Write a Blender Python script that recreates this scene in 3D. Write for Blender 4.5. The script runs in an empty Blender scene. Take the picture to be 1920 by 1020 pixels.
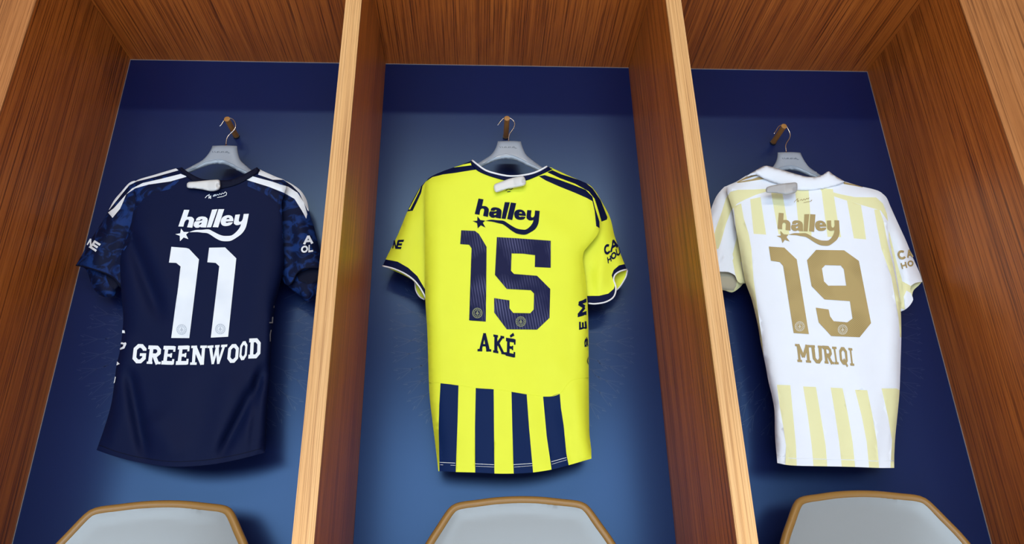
import bpy, bmesh, math, random
import numpy as np
from mathutils import Vector, Matrix
from mathutils.geometry import delaunay_2d_cdt
random.seed(4)
scene = bpy.context.scene
COL = scene.collection

# ------------------------------------------------------------------ camera
FPX = 1338.1
PITCH, YAW, ROLL = 0.4065, 0.0507, 0.0172
CX, CY, CZ = -0.0158, -1.8, 0.75
cyw, syw, cp_, sp_ = math.cos(YAW), math.sin(YAW), math.cos(PITCH), math.sin(PITCH)
_R = Vector((cyw, -syw, 0)); _F0 = Vector((syw, cyw, 0)); _Z = Vector((0, 0, 1))
FWD = _F0 * cp_ + _Z * sp_
_U = -_F0 * sp_ + _Z * cp_
RIGHT = math.cos(ROLL) * _R - math.sin(ROLL) * _U
UP = math.sin(ROLL) * _R + math.cos(ROLL) * _U
cam_d = bpy.data.cameras.new('camera'); cam = bpy.data.objects.new('camera', cam_d); COL.objects.link(cam)
cam_d.sensor_width = 36.0; cam_d.lens = 36.0 * FPX / 1920.0; cam_d.clip_start = 0.02
m = Matrix.Identity(4)
for i in range(3):
    m[i][0], m[i][1], m[i][2] = RIGHT[i], UP[i], -FWD[i]
m[0][3], m[1][3], m[2][3] = CX, CY, CZ
cam.matrix_world = m
scene.camera = cam

# ------------------------------------------------------------------ world, lights, exposure
vs = scene.view_settings
vs.view_transform = 'Standard'; vs.look = 'None'; vs.gamma = 1.0; vs.use_curve_mapping = False
vs.exposure = 0.0
world = bpy.data.worlds.new('world'); scene.world = world; world.use_nodes = True
bg = world.node_tree.nodes['Background']
_wt = world.node_tree
_tc = _wt.nodes.new('ShaderNodeTexCoord'); _sx = _wt.nodes.new('ShaderNodeSeparateXYZ')
_rm = _wt.nodes.new('ShaderNodeValToRGB'); _e = _rm.color_ramp.elements
_e[0].position = 0.05; _e[0].color = (0.10, 0.14, 0.20, 1); _e[1].position = 0.5; _e[1].color = (0.46, 0.31, 0.19, 1)
_wt.links.new(_tc.outputs['Generated'], _sx.inputs[0]); _wt.links.new(_sx.outputs['Z'], _rm.inputs['Fac'])
_wt.links.new(_rm.outputs[0], bg.inputs[0]); bg.inputs[1].default_value = 1.0

def area(name, loc, target, sx, sy, power, color):
    l = bpy.data.lights.new(name, 'AREA'); l.shape = 'RECTANGLE'; l.size = sx; l.size_y = sy
    l.energy = power; l.color = color
    o = bpy.data.objects.new(name, l); COL.objects.link(o); o.location = loc
    d = Vector(target) - Vector(loc)
    o.rotation_euler = d.to_track_quat('-Z', 'Y').to_euler()
    return o
_s = area('ceiling_strip_light', (0.0, -6.6, 4.86), (0.07, 0, 1.5), 5.0, 0.22, 150, (1.0, 0.86, 0.70)); _s.data.specular_factor = 0.1
area('window_light', (-0.6, -5.2, 1.45), (-0.3, 0, 1.2), 6.2, 1.6, 165, (0.66, 0.84, 1.0))
for _x in (-2.4, -0.8, 0.8, 2.4):  # added spots: they light the floor so its bounce lifts the locker ceilings
    _l = bpy.data.lights.new('floor_bounce_spot', 'SPOT'); _l.energy = 540; _l.color = (0.86, 0.93, 1.0)
    _l.spot_size = math.radians(84); _l.spot_blend = 0.4; _l.shadow_soft_size = 0.06
    _o = bpy.data.objects.new('floor_bounce_spot', _l); COL.objects.link(_o); _o.location = (_x, -2.3, 3.3)

# ------------------------------------------------------------------ generic helpers
def at(px, py, y):
    """point of the plane y that the photo shows at pixel (px, py)"""
    v = RIGHT * ((px - 960.0) / FPX) + UP * ((509.1 - py) / FPX) + FWD
    t = (y - CY) / v.y
    return Vector((CX, CY, CZ)) + v * t

def at_np(P, Y):
    P = np.asarray(P, float)
    a = (P[:, 0] - 960.0) / FPX; b = (509.1 - P[:, 1]) / FPX
    V = a[:, None] * np.array(RIGHT) + b[:, None] * np.array(UP) + np.array(FWD)
    t = (Y - CY) / V[:, 1]
    return np.array([CX, CY, CZ]) + V * t[:, None]

def link(name, verts, faces, mat, parent=None, smooth=True, mats=None, midx=None):
    me = bpy.data.meshes.new(name)
    me.from_pydata([tuple(v) for v in verts], [], [tuple(f) for f in faces])
    for mm in (mats or [mat]): me.materials.append(mm)
    if midx is not None: me.polygons.foreach_set('material_index', np.asarray(midx, dtype=np.int32))
    if smooth: me.polygons.foreach_set('use_smooth', np.ones(len(me.polygons), dtype=bool))
    me.update()
    o = bpy.data.objects.new(name, me); COL.objects.link(o)
    if parent: o.parent = parent
    return o

def from_bm(name, bm, mat, parent=None, smooth=False):
    me = bpy.data.meshes.new(name); bm.normal_update(); bm.to_mesh(me); bm.free()
    me.materials.append(mat)
    if smooth:
        for p in me.polygons: p.use_smooth = True
    o = bpy.data.objects.new(name, me); COL.objects.link(o)
    if parent: o.parent = parent
    return o

def empty(name, loc, label, cat, group=None):
    o = bpy.data.objects.new(name, None); COL.objects.link(o); o.location = loc
    o.empty_display_size = 0.1
    o['label'] = label; o['category'] = cat
    if group: o['group'] = group
    return o

def keep(o, root):
    """parent o to root but keep o's world coordinates"""
    o.parent = root
    o.matrix_parent_inverse = Matrix.Translation(root.location).inverted()
    return o

def bm_box(bm, x0, x1, y0, y1, z0, z1, bev=0.0):
    r = bmesh.ops.create_cube(bm, size=1.0)
    bmesh.ops.scale(bm, vec=(x1 - x0, y1 - y0, z1 - z0), verts=r['verts'])
    bmesh.ops.translate(bm, vec=((x0 + x1) / 2, (y0 + y1) / 2, (z0 + z1) / 2), verts=r['verts'])
    if bev:
        es = list({e for v in r['verts'] for e in v.link_edges})
        bmesh.ops.bevel(bm, geom=es, offset=bev, segments=2, affect='EDGES', profile=0.5)

def tube_geo(path, rad, n=10, closed=False):
    """tube along 3D path; rad a number or list"""
    P = [Vector(p) for p in path]; N = len(P); V = []; F = []
    rads = rad if hasattr(rad, '__len__') else [rad] * N
    up = None
    for i, p in enumerate(P):
        a = P[(i - 1) % N] if (closed or i > 0) else p
        b = P[(i + 1) % N] if (closed or i < N - 1) else p
        t = (b - a).normalized()
        if up is None:
            up = Vector((0, 1, 0)) if abs(t.y) < 0.9 else Vector((1, 0, 0))
        s = t.cross(up).normalized(); u = s.cross(t).normalized(); up = u
        for k in range(n):
            an = 2 * math.pi * k / n
            V.append(p + (s * math.cos(an) + u * math.sin(an)) * rads[i])
    for i in range(N if closed else N - 1):
        j = (i + 1) % N
        for k in range(n):
            l = (k + 1) % n
            F.append((i * n + k, i * n + l, j * n + l, j * n + k))
    if not closed:
        F.append(tuple(range(n - 1, -1, -1))); F.append(tuple(range((N - 1) * n, N * n)))
    return V, F

def smooth_poly(pts, step=6.0, closed=True):
    """Catmull-Rom resample; carries extra columns (weights) along"""
    A = np.array(pts, float); n = len(A); out = []
    for i in range(n if closed else n - 1):
        p0 = A[(i - 1) % n] if closed or i > 0 else A[i]
        p1 = A[i]; p2 = A[(i + 1) % n]
        p3 = A[(i + 2) % n] if closed or i + 2 < n else p2
        L = np.linalg.norm((p2 - p1)[:2]); k = max(1, int(round(L / step)))
        # centripetal-ish: limit tangents so that long neighbours do not overshoot
        t1 = (p2 - p0); t2 = (p3 - p1)
        l1 = np.linalg.norm(t1[:2]) + 1e-9; l2 = np.linalg.norm(t2[:2]) + 1e-9
        m1 = t1 / l1 * min(l1 * 0.5, L); m2 = t2 / l2 * min(l2 * 0.5, L)
        # corners stay corners
        def sharp(a, b, c):
            u = (b - a)[:2]; v = (c - b)[:2]
            return np.dot(u, v) / (np.linalg.norm(u) * np.linalg.norm(v) + 1e-9) < 0.45
        if sharp(p0, p1, p2): m1 = p2 - p1
        if sharp(p1, p2, p3): m2 = p2 - p1
        for s in range(k):
            u = s / k
            h00 = 2*u**3 - 3*u**2 + 1; h10 = u**3 - 2*u**2 + u; h01 = -2*u**3 + 3*u**2; h11 = u**3 - u**2
            out.append(h00 * p1 + h10 * m1 + h01 * p2 + h11 * m2)
    if not closed: out.append(A[-1])
    return np.array(out)

def inside(P, poly):
    P = np.asarray(P); poly = np.asarray(poly)[:, :2]
    x, y = P[:, 0], P[:, 1]; r = np.zeros(len(P), bool)
    xj, yj = poly[-1]
    for xi, yi in poly:
        c = ((yi > y) != (yj > y))
        if c.any():
            xx = (xj - xi) * (y - yi) / ((yj - yi) if yj != yi else 1e-12) + xi
            r ^= c & (x < xx)
        xj, yj = xi, yi
    return r

def triangulate(polys, outer, grid, regions=()):
    """polys whose edges become constraints; a triangle stays when its centre is in any polygon of `outer`;
    returns points, triangles, region index per triangle"""
    V = []; E = []
    for poly in polys:
        b = len(V); q = np.asarray(poly)[:, :2]
        V += [Vector((float(a), float(c))) for a, c in q]
        E += [(b + i, b + (i + 1) % len(q)) for i in range(len(q))]
    allp = np.concatenate([np.asarray(o)[:, :2] for o in outer])
    x0, y0 = allp.min(0); x1, y1 = allp.max(0)
    if grid:
        gx = np.arange(x0 + grid * .5, x1, grid); gy = np.arange(y0 + grid * .5, y1, grid * .87)
        G = np.array([(a + (grid * .5 if j % 2 else 0), c) for j, c in enumerate(gy) for a in gx])
        if len(G):
            k = np.zeros(len(G), bool)
            for o in outer: k |= inside(G, o)
            G = G[k]
            ev = np.array([tuple(v) for v in V])
            if len(G):
                dd = ((G[:, None, :] - ev[None, :, :]) ** 2).sum(2).min(1)
                G = G[dd > (grid * .45) ** 2]
            V += [Vector((float(a), float(c))) for a, c in G]
    r = delaunay_2d_cdt(V, E, [], 0, 1e-3)
    pv = np.array([tuple(v) for v in r[0]]); tri = np.array([f for f in r[2] if len(f) == 3])
    cen = pv[tri].mean(1)
    k = np.zeros(len(tri), bool)
    for o in outer: k |= inside(cen, o)
    tri = tri[k]; cen = cen[k]
    # wind so that the face looks at the viewer (photo y runs down)
    a, b, c = pv[tri[:, 0]], pv[tri[:, 1]], pv[tri[:, 2]]
    cr = (b[:, 0]-a[:, 0])*(c[:, 1]-a[:, 1]) - (b[:, 1]-a[:, 1])*(c[:, 0]-a[:, 0])
    tri = tri[np.abs(cr) > 1e-4]; cen = cen[np.abs(cr) > 1e-4]; cr = cr[np.abs(cr) > 1e-4]
    fl = cr > 0
    tri[fl] = tri[fl][:, ::-1]
    used = np.unique(tri); rem = -np.ones(len(pv), int); rem[used] = np.arange(len(used))
    idx = np.zeros(len(tri), int)
    for poly, mi in regions:
        idx[inside(cen, poly)] = mi
    return pv[used], rem[tri], idx

# ------------------------------------------------------------------ materials
def srgb(r, g, b):
    f = lambda c: (c / 255 / 12.92) if c / 255 <= 0.04045 else ((c / 255 + 0.055) / 1.055) ** 2.4
    return (f(r), f(g), f(b), 1.0)

def new_mat(name):
    mt = bpy.data.materials.new(name); mt.use_nodes = True
    nt = mt.node_tree; return mt, nt, nt.nodes['Principled BSDF'], nt.links

def N(nt, t, **kw):
    n = nt.nodes.new(t)
    for k, v in kw.items(): setattr(n, k, v)
    return n

def wood(name, cols, across, along_axis, rough=0.42, spec=0.4, contrast=1.0):
    """veneer with fine dark pores running along one axis"""
    mt, nt, bs, L = new_mat(name)
    tc = N(nt, 'ShaderNodeTexCoord')
    def mapped(sa, sl):
        mp = N(nt, 'ShaderNodeMapping')
        s = [sa, sa, sa]; s['xyz'.index(along_axis)] = sl
        mp.inputs['Scale'].default_value = s
        L.new(tc.outputs['Object'], mp.inputs['Vector']); return mp
    def noise(mp, sc, det, ro=0.6):
        n = N(nt, 'ShaderNodeTexNoise'); n.inputs['Scale'].default_value = sc
        n.inputs['Detail'].default_value = det; n.inputs['Roughness'].default_value = ro
        L.new(mp.outputs[0], n.inputs['Vector']); return n
    n1 = noise(mapped(across, 0.55), 1.0, 4.0, .6)           # broad bands
    n2 = noise(mapped(across * 6.5, 1.6), 1.0, 5.0, .65)     # fine streaks
    n3 = noise(mapped(across * 15.0, 7.0), 1.0, 3.0, .6)      # pores
    r1 = N(nt, 'ShaderNodeValToRGB'); e = r1.color_ramp.elements
    e[0].position = 0.30; e[0].color = cols[0]; e[1].position = 0.72; e[1].color = cols[2]
    k = e.new(0.5); k.color = cols[1]
    mixf = N(nt, 'ShaderNodeMath', operation='MULTIPLY_ADD'); mixf.inputs[1].default_value = 0.45
    L.new(n2.outputs['Fac'], mixf.inputs[0])
    hf = N(nt, 'ShaderNodeMath', operation='MULTIPLY'); hf.inputs[1].default_value = 0.55
    L.new(n1.outputs['Fac'], hf.inputs[0]); L.new(hf.outputs[0], mixf.inputs[2])
    L.new(mixf.outputs[0], r1.inputs['Fac'])
    r2 = N(nt, 'ShaderNodeValToRGB'); e = r2.color_ramp.elements
    lo = 1 - 0.62 * contrast
    e[0].position = 0.36; e[0].color = (lo, lo * .9, lo * .85, 1); e[1].position = 0.50; e[1].color = (1, 1, 1, 1)
    L.new(n2.outputs['Fac'], r2.inputs['Fac'])
    r3 = N(nt, 'ShaderNodeValToRGB'); e = r3.color_ramp.elements
    lo = 1 - 0.5 * contrast
    e[0].position = 0.33; e[0].color = (lo, lo * .92, lo * .88, 1); e[1].position = 0.45; e[1].color = (1, 1, 1, 1)
    L.new(n3.outputs['Fac'], r3.inputs['Fac'])
    m1 = N(nt, 'ShaderNodeMix', data_type='RGBA', blend_type='MULTIPLY'); m1.inputs['Factor'].default_value = 1
    L.new(r1.outputs[0], m1.inputs['A']); L.new(r2.outputs[0], m1.inputs['B'])
    m2 = N(nt, 'ShaderNodeMix', data_type='RGBA', blend_type='MULTIPLY'); m2.inputs['Factor'].default_value = 1
    L.new(m1.outputs['Result'], m2.inputs['A']); L.new(r3.outputs[0], m2.inputs['B'])
    L.new(m2.outputs['Result'], bs.inputs['Base Color'])
    bs.inputs['Roughness'].default_value = rough; bs.inputs['Specular IOR Level'].default_value = spec
    bp = N(nt, 'ShaderNodeBump'); bp.inputs['Strength'].default_value = 0.12; bp.inputs['Distance'].default_value = 0.002
    L.new(n2.outputs['Fac'], bp.inputs['Height']); L.new(bp.outputs[0], bs.inputs['Normal'])
    return mt

WC = [srgb(134, 65, 19), srgb(174, 93, 31), srgb(200, 115, 45)]
EC = [srgb(196, 142, 86), srgb(214, 164, 106), srgb(226, 182, 128)]  # divider fronts: same wood made paler, frontal light put into the colour
GC = [srgb(140, 84, 42), srgb(168, 106, 56), srgb(190, 128, 76)]  # end fronts: same wood, frontal light put into the colour less strongly
WOOD_V = wood('brown_veneer_upright', WC, 38, 'z')
WOOD_Y = wood('brown_veneer_deep', WC, 38, 'y')
EDGE = wood('lit_edge_wood', EC, 60, 'z', contrast=0.55, rough=.5, spec=.3)
ENDW = wood('lit_end_front_wood', GC, 34, 'z', contrast=0.8, rough=.5, spec=.3)

def plain(name, col, rough=0.5, spec=0.5, metal=0.0, bump=None, vary=0.0, sheen=0.0):
    mt, nt, bs, L = new_mat(name)
    bs.inputs['Roughness'].default_value = rough; bs.inputs['Specular IOR Level'].default_value = spec
    bs.inputs['Metallic'].default_value = metal
    bs.inputs['Sheen Weight'].default_value = sheen
    tc = N(nt, 'ShaderNodeTexCoord')
    n = N(nt, 'ShaderNodeTexNoise'); n.inputs['Scale'].default_value = 14; n.inputs['Detail'].default_value = 3
    L.new(tc.outputs['Object'], n.inputs['Vector'])
    mx = N(nt, 'ShaderNodeMix', data_type='RGBA')
    mx.inputs['A'].default_value = tuple(c * (1 - vary) for c in col[:3]) + (1,)
    mx.inputs['B'].default_value = tuple(min(1, c * (1 + vary)) for c in col[:3]) + (1,)
    L.new(n.outputs['Fac'], mx.inputs['Factor']); L.new(mx.outputs['Result'], bs.inputs['Base Color'])
    if bump:
        b = N(nt, 'ShaderNodeTexNoise'); b.inputs['Scale'].default_value = bump[0]; b.inputs['Detail'].default_value = 2
        L.new(tc.outputs['Object'], b.inputs['Vector'])
        bp = N(nt, 'ShaderNodeBump'); bp.inputs['Strength'].default_value = bump[1]; bp.inputs['Distance'].default_value = 0.001
        L.new(b.outputs['Fac'], bp.inputs['Height']); L.new(bp.outputs[0], bs.inputs['Normal'])
    return mt

def fabric(name, col, rough=0.62, spec=0.35, vary=0.03):
    return plain(name, col, rough, spec, bump=(900, 0.12), vary=vary, sheen=0.0)

def camo(name, c0, c1):
    """woven cloth with faint lighter leafy patches"""
    mt, nt, bs, L = new_mat(name)
    tc = N(nt, 'ShaderNodeTexCoord')
    n = N(nt, 'ShaderNodeTexNoise'); n.inputs['Scale'].default_value = 26; n.inputs['Detail'].default_value = 5
    n.inputs['Distortion'].default_value = 1.6
    L.new(tc.outputs['Object'], n.inputs['Vector'])
    r = N(nt, 'ShaderNodeValToRGB'); e = r.color_ramp.elements
    e[0].position = .48; e[0].color = c0; e[1].position = .62; e[1].color = c1
    L.new(n.outputs['Fac'], r.inputs['Fac']); L.new(r.outputs[0], bs.inputs['Base Color'])
    bs.inputs['Roughness'].default_value = .6; bs.inputs['Specular IOR Level'].default_value = .12
    return mt

def ribbed(name, c0, c1, scale, rot, amt=1.0, rough=.45):
    """printed digit film with fine diagonal lines"""
    mt, nt, bs, L = new_mat(name)
    tc = N(nt, 'ShaderNodeTexCoord'); mp = N(nt, 'ShaderNodeMapping')
    mp.inputs['Rotation'].default_value = (0, rot, 0)
    L.new(tc.outputs['Object'], mp.inputs['Vector'])
    w = N(nt, 'ShaderNodeTexWave'); w.inputs['Scale'].default_value = scale; w.inputs['Distortion'].default_value = 0.6
    w.inputs['Detail'].default_value = 1
    L.new(mp.outputs[0], w.inputs['Vector'])
    n = N(nt, 'ShaderNodeTexNoise'); n.inputs['Scale'].default_value = 9
    L.new(tc.outputs['Object'], n.inputs['Vector'])
    mu = N(nt, 'ShaderNodeMath', operation='MULTIPLY'); rp = N(nt, 'ShaderNodeValToRGB'); rp.color_ramp.elements[0].position = .42; rp.color_ramp.elements[1].position = .68
    L.new(n.outputs['Fac'], rp.inputs['Fac'])
    L.new(w.outputs['Fac'], mu.inputs[0]); L.new(rp.outputs[0], mu.inputs[1])
    m2 = N(nt, 'ShaderNodeMath', operation='MULTIPLY'); L.new(mu.outputs[0], m2.inputs[0]); m2.inputs[1].default_value = amt
    mx = N(nt, 'ShaderNodeMix', data_type='RGBA'); mx.inputs['A'].default_value = c0; mx.inputs['B'].default_value = c1
    L.new(m2.outputs[0], mx.inputs['Factor']); L.new(mx.outputs['Result'], bs.inputs['Base Color'])
    bs.inputs['Roughness'].default_value = rough; bs.inputs['Specular IOR Level'].default_value = .12
    return mt

PANEL = plain('navy_lacquer', (.006, .011, .068, 1), rough=.28, spec=.85, vary=.04)
PANEL.node_tree.nodes['Principled BSDF'].inputs['Specular Tint'].default_value = (.32, .58, 1.0, 1)
EMBLEM = plain('faint_blue_etching', (.013, .025, .095, 1), rough=.28, spec=.85, vary=.1)
EMBLEM.node_tree.nodes['Principled BSDF'].inputs['Specular Tint'].default_value = (.55, .75, 1.0, 1)
TRIM = plain('pale_metal_trim', srgb(190, 180, 170), rough=.35, metal=.6)
PEGW = plain('peg_brown_timber', srgb(158, 108, 48), rough=.4, vary=.15)
PEGD = plain('peg_dark_collar', srgb(30, 24, 22), rough=.4)
STEEL = plain('hook_steel', srgb(210, 212, 216), rough=.2, metal=1.0)
HANG = plain('smoky_grey_plastic', srgb(164, 174, 186), rough=.2, spec=.9, vary=.12)
HANG.node_tree.nodes['Principled BSDF'].inputs['Transmission Weight'].default_value = 0.2
HANGD = plain('hanger_embossing', srgb(70, 82, 96), rough=.3)
TAGW = plain('tag_white_plastic', srgb(214, 214, 212), rough=.35, spec=.5)
TAGG = plain('tag_grey_plastic', srgb(176, 176, 176), rough=.35, spec=.5)
CH_T = plain('chair_tan_plastic', srgb(152, 114, 58), rough=.32, spec=.5)
CH_P = plain('chair_grey_cream_pad', srgb(150, 156, 158), rough=.22, spec=.55)
CH_M = plain('chair_dark_metal', srgb(60, 60, 62), rough=.4, metal=.8)
FLOORM = plain('floor_light_vinyl', srgb(168, 174, 184), rough=.6, bump=(300, .3), vary=.1)

NAVY = fabric('navy_knit', srgb(5, 17, 52), rough=.65, spec=.12)
NAVYD = fabric('navy_rib_and_cuff_shade', srgb(6, 12, 36), rough=.7, spec=.15)
NCAMO = camo('navy_leaf_knit', srgb(6, 17, 48), srgb(20, 48, 104))
WHITE = fabric('white_print', srgb(232, 236, 240), rough=.55)
YEL = fabric('yellow_knit', srgb(230, 238, 58), rough=.6, spec=.3)
YELN = fabric('navy_stripe_knit', srgb(10, 34, 78), rough=.6, spec=.1)
YNAVY = fabric('navy_print', srgb(8, 18, 56), rough=.65, spec=.1)
PIPE = fabric('white_piping', srgb(240, 240, 242))
CREAM = fabric('white_knit', srgb(234, 240, 248), rough=.6, spec=.3)
PALE = fabric('pale_yellow_knit', srgb(232, 230, 176), rough=.6, spec=.3)
TAN = fabric('tan_print', srgb(170, 149, 100), rough=.5)
TANIN = fabric('tan_lining', srgb(172, 166, 144), rough=.7)
NUM_W = ribbed('white_digit_film', srgb(232, 237, 242), srgb(190, 200, 212), 160, .9, .7)
NUM_N = ribbed('navy_digit_film', srgb(8, 18, 62), srgb(120, 122, 165), 46, .15, .5)
NUM_T = ribbed('tan_digit_film', srgb(180, 158, 106), srgb(132, 114, 70), 70, .8, .9)
RO_W = plain('roundel_grey_print', srgb(186, 194, 204), rough=.5)
RO_Y = plain('roundel_olive_print', srgb(120, 126, 88), rough=.5)
RO_T = plain('roundel_pale_print', srgb(206, 200, 180), rough=.5)

# ------------------------------------------------------------------ the setting
XS = [-1.0842, -0.3456, -0.3076, 0.4563, 0.4943, 1.2306]
ZT = CZ + 1.4811; D = 0.4314
bm = bmesh.new(); bm_box(bm, -4, 4, -8, 0.3, -0.06, 0.0)
fl = from_bm('floor', bm, FLOORM); fl['kind'] = 'structure'
bm = bmesh.new(); bm_box(bm, -4, 4, 0.045, 0.145, 0.0, 3.4)
wb = from_bm('wall_back', bm, plain('wall_paint', srgb(150, 150, 152), rough=.8, vary=.03)); wb['kind'] = 'structure'

locker = empty('locker_row', (0.074, 0, 0), 'brown wood veneer locker row of three open bays with navy back panels', 'locker')
for a, b, mf in ((XS[0] - .62, XS[0], ENDW), (XS[1], XS[2], EDGE), (XS[3], XS[4], EDGE), (XS[5], XS[5] + .62, ENDW)):
    bm = bmesh.new(); bm_box(bm, a, b, -D + .004, 0.044, 0.0, ZT + .3)
    d = keep(from_bm('divider', bm, WOOD_V), locker)
    bm = bmesh.new(); bm_box(bm, a - (.0006 if a > -1.2 else 0), b + .0006, -D, -D + .004, 0.0, ZT + .3, .0006)
    e = from_bm('front_edge', bm, mf); e.parent = d
    e['label'] = 'wood front edge with frontal light put into its colour'
bm = bmesh.new(); bm_box(bm, XS[0] - .62, XS[5] + .62, -D, .044, ZT + .3004, ZT + .34)
keep(from_bm('header', bm, WOOD_V), locker)
bays = ((XS[0], XS[1]), (XS[2], XS[3]), (XS[4], XS[5]))
PEG_Y = -0.088
peg_x = (-0.7270, 0.0640, 0.8760); peg_z = (CZ + 1.206, CZ + 1.2145, CZ + 1.2055)
for bi, (a, b) in enumerate(bays):
    bm = bmesh.new(); bm_box(bm, a + .0003, b - .0003, -D, 0.04, ZT, ZT + .04); bm_box(bm, a + .0003, b - .0003, -D, -D + .02, ZT + .04, ZT + .3)
    keep(from_bm('top_panel', bm, WOOD_Y), locker)
    bm = bmesh.new(); bm_box(bm, a + .0003, b - .0003, 0.0, 0.038, 0.0, ZT - .0004)
    bp = keep(from_bm('back_panel', bm, PANEL), locker)
    bp['label'] = 'navy lacquered back panel'
    bm = bmesh.new()
    w = .0016
    bm_box(bm, a + .0004, b - .0004, -.0016, -.0001, ZT - w - .0004, ZT - .0004)
    if bi == 0: bm_box(bm, a + .0004, a + w, -.0016, -.0001, 0.02, ZT - w)
    if bi == 2: bm_box(bm, b - w, b - .0004, -.0016, -.0001, 0.02, ZT - w)
    from_bm('edge_trim', bm, TRIM, bp)
    # faint wreath of feathery strokes etched into the panel
    V = []; F = []
    cx_, cz_ = (a + b) / 2, CZ + .60
    def bar(x0, z0, x1, z1, w):
        dx, dz = x1 - x0, z1 - z0; l = math.hypot(dx, dz); nx, nz = -dz / l * w, dx / l * w
        k = len(V)
        for px, pz, s in ((x0, z0, -1), (x1, z1, -.5), (x1, z1, .5), (x0, z0, 1)):
            V.append((cx_ + px + nx * s, -.0004, cz_ + pz + nz * s))
        F.append((k, k + 1, k + 2, k + 3))
    for ring, (ra, rb, n) in enumerate(((.20, .255, 40), (.245, .315, 44))):
        for k in range(n):
            an = 2 * math.pi * (k + .5 * ring) / n + random.uniform(-.02, .02)
            if math.sin(an) > .55: continue
            c, s = math.cos(an), math.sin(an)
            def P(r, t): return (c * r - s * t, s * r + c * t)
            j = random.uniform(-.008, .008)
            bar(*P(ra + j, 0), *P(rb + j, 0), .0009)
            for sg in (-1, 1):
                bar(*P(ra + .03 + j, 0), *P(rb + j, sg * .016), .0009)
                bar(*P(rb + j - .004, sg * .009), *P(rb + j + .006, sg * .014), .0016)
    em = link('emblem', V, F, EMBLEM, bp, smooth=False)
    # wooden peg
    px = peg_x[bi]; PEG_Z = peg_z[bi]; PEG_Y = (-.088, -.0965, -.088)[bi]; V = []; F = []
    prof = [(0.0, .0092), (-.006, .0092), (-.0062, .0078), (PEG_Y + .004, .0078), (PEG_Y + .001, .0085), (PEG_Y, .0078), (PEG_Y - .0005, .0)]
    n = 24
    for yy, rr in prof:
        for k in range(n):
            an = 2 * math.pi * k / n
            V.append((px + math.cos(an) * rr, yy, PEG_Z + math.sin(an) * rr))
    for i in range(len(prof) - 1):
        for k in range(n):
            l = (k + 1) % n
            F.append((i * n + k, i * n + l, (i + 1) * n + l, (i + 1) * n + k))
    mi = [1 if i < 2 else 0 for i in range(len(prof) - 1) for k in range(n)]
    pg = link('peg', V, F, PEGW, bp, smooth=False, mats=[PEGW, PEGD], midx=mi)
    pg['label'] = 'round brown wooden coat peg'

# ------------------------------------------------------------------ shirts
YS = -0.075
class Surf:
    """a draped cloth panel: outline in the photo's frame with an edge weight per point, rounded at
    weighted edges, with folds; gives the y of the cloth for any point"""
    def __init__(s, outline, y_flat, drop, R, folds=(), dome=None, sign=-1):
        s.out = smooth_poly(outline, 5.0); s.y = y_flat; s.drop = drop; s.R = R; s.folds = folds; s.dome = dome
    def at(s, P, extra=0.0):
        P = np.asarray(P, float)[:, :2]
        o = s.out; d = np.sqrt(((P[:, None, :] - o[None, :, :2]) ** 2).sum(2))
        e = np.clip(d / s.R, 0, 1)
        fall = np.clip(o[None, :, 2], 0, 1) * (1 - np.sqrt(np.clip(1 - (1 - e) ** 2, 0, 1)))
        y = s.y + s.drop * fall.max(1)
        if s.dome:
            cx, w, amp = s.dome
            y = y - amp * np.clip(1 - ((P[:, 0] - cx) / w) ** 2, 0, 1)
        for (x0, y0, x1, y1, amp, wd) in s.folds:
            a = np.array([x0, y0]); b = np.array([x1, y1]); ab = b - a; L = np.linalg.norm(ab)
            t = ((P - a) @ ab) / L ** 2; pd = (ab[0] * (P[:, 1] - y0) - ab[1] * (P[:, 0] - x0)) / L
            tap = np.clip(np.minimum((t + .15) / .35, (1.15 - t) / .35), 0, 1); tap = tap * tap * (3 - 2 * tap)
            y = y - amp * np.exp(-(pd / wd) ** 2) * tap
        return y - extra

def cloth(name, surf, regions, mats, parent, grid=6.5, rear=None, back=True):
    """front layer of the panel (with its colour regions) plus the layer behind it, one mesh"""
    regs = [(np.asarray(p, float), i) for p, i in regions]
    pv, tri, idx = triangulate([surf.out] + [r[0] for r in regs], [surf.out], grid, regs)
    V = at_np(pv, surf.at(pv)); F = tri; I = idx
    if back:
        po = surf.out if rear is None else smooth_poly(rear, 6.0)
        pb, tb, ib = triangulate([po], [po], grid * 2)
        d = np.sqrt(((pb[:, None, :] - surf.out[None, :, :2]) ** 2).sum(2))
        e = np.clip(d / (surf.R * 1.3), 0, 1)
        fall = (surf.out[None, :, 2] * (1 - np.sqrt(np.clip(1 - (1 - e) ** 2, 0, 1)))).max(1)
        yb = surf.y + surf.drop + 0.002 + (1 - fall) * 0.022
        VB = at_np(pb, yb)
        V = np.concatenate([V, VB]); F = np.concatenate([F, tb[:, ::-1] + len(pv)])
        I = np.concatenate([I, np.zeros(len(tb), int)])
    return link(name, V, F, None, parent, mats=mats, midx=I)

def decal(name, polys, surf, mat, parent, off=.0012, grid=6.0, cuts=()):
    polys = [np.asarray(p, float) for p in polys]; cuts = [np.asarray(c, float) for c in cuts]
    pv, tri, idx = triangulate(polys + cuts, polys, grid, [(c, 1) for c in cuts])
    tri = tri[idx == 0]
    V = at_np(pv, surf.at(pv, off))
    return link(name, V, tri, mat, parent)

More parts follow.
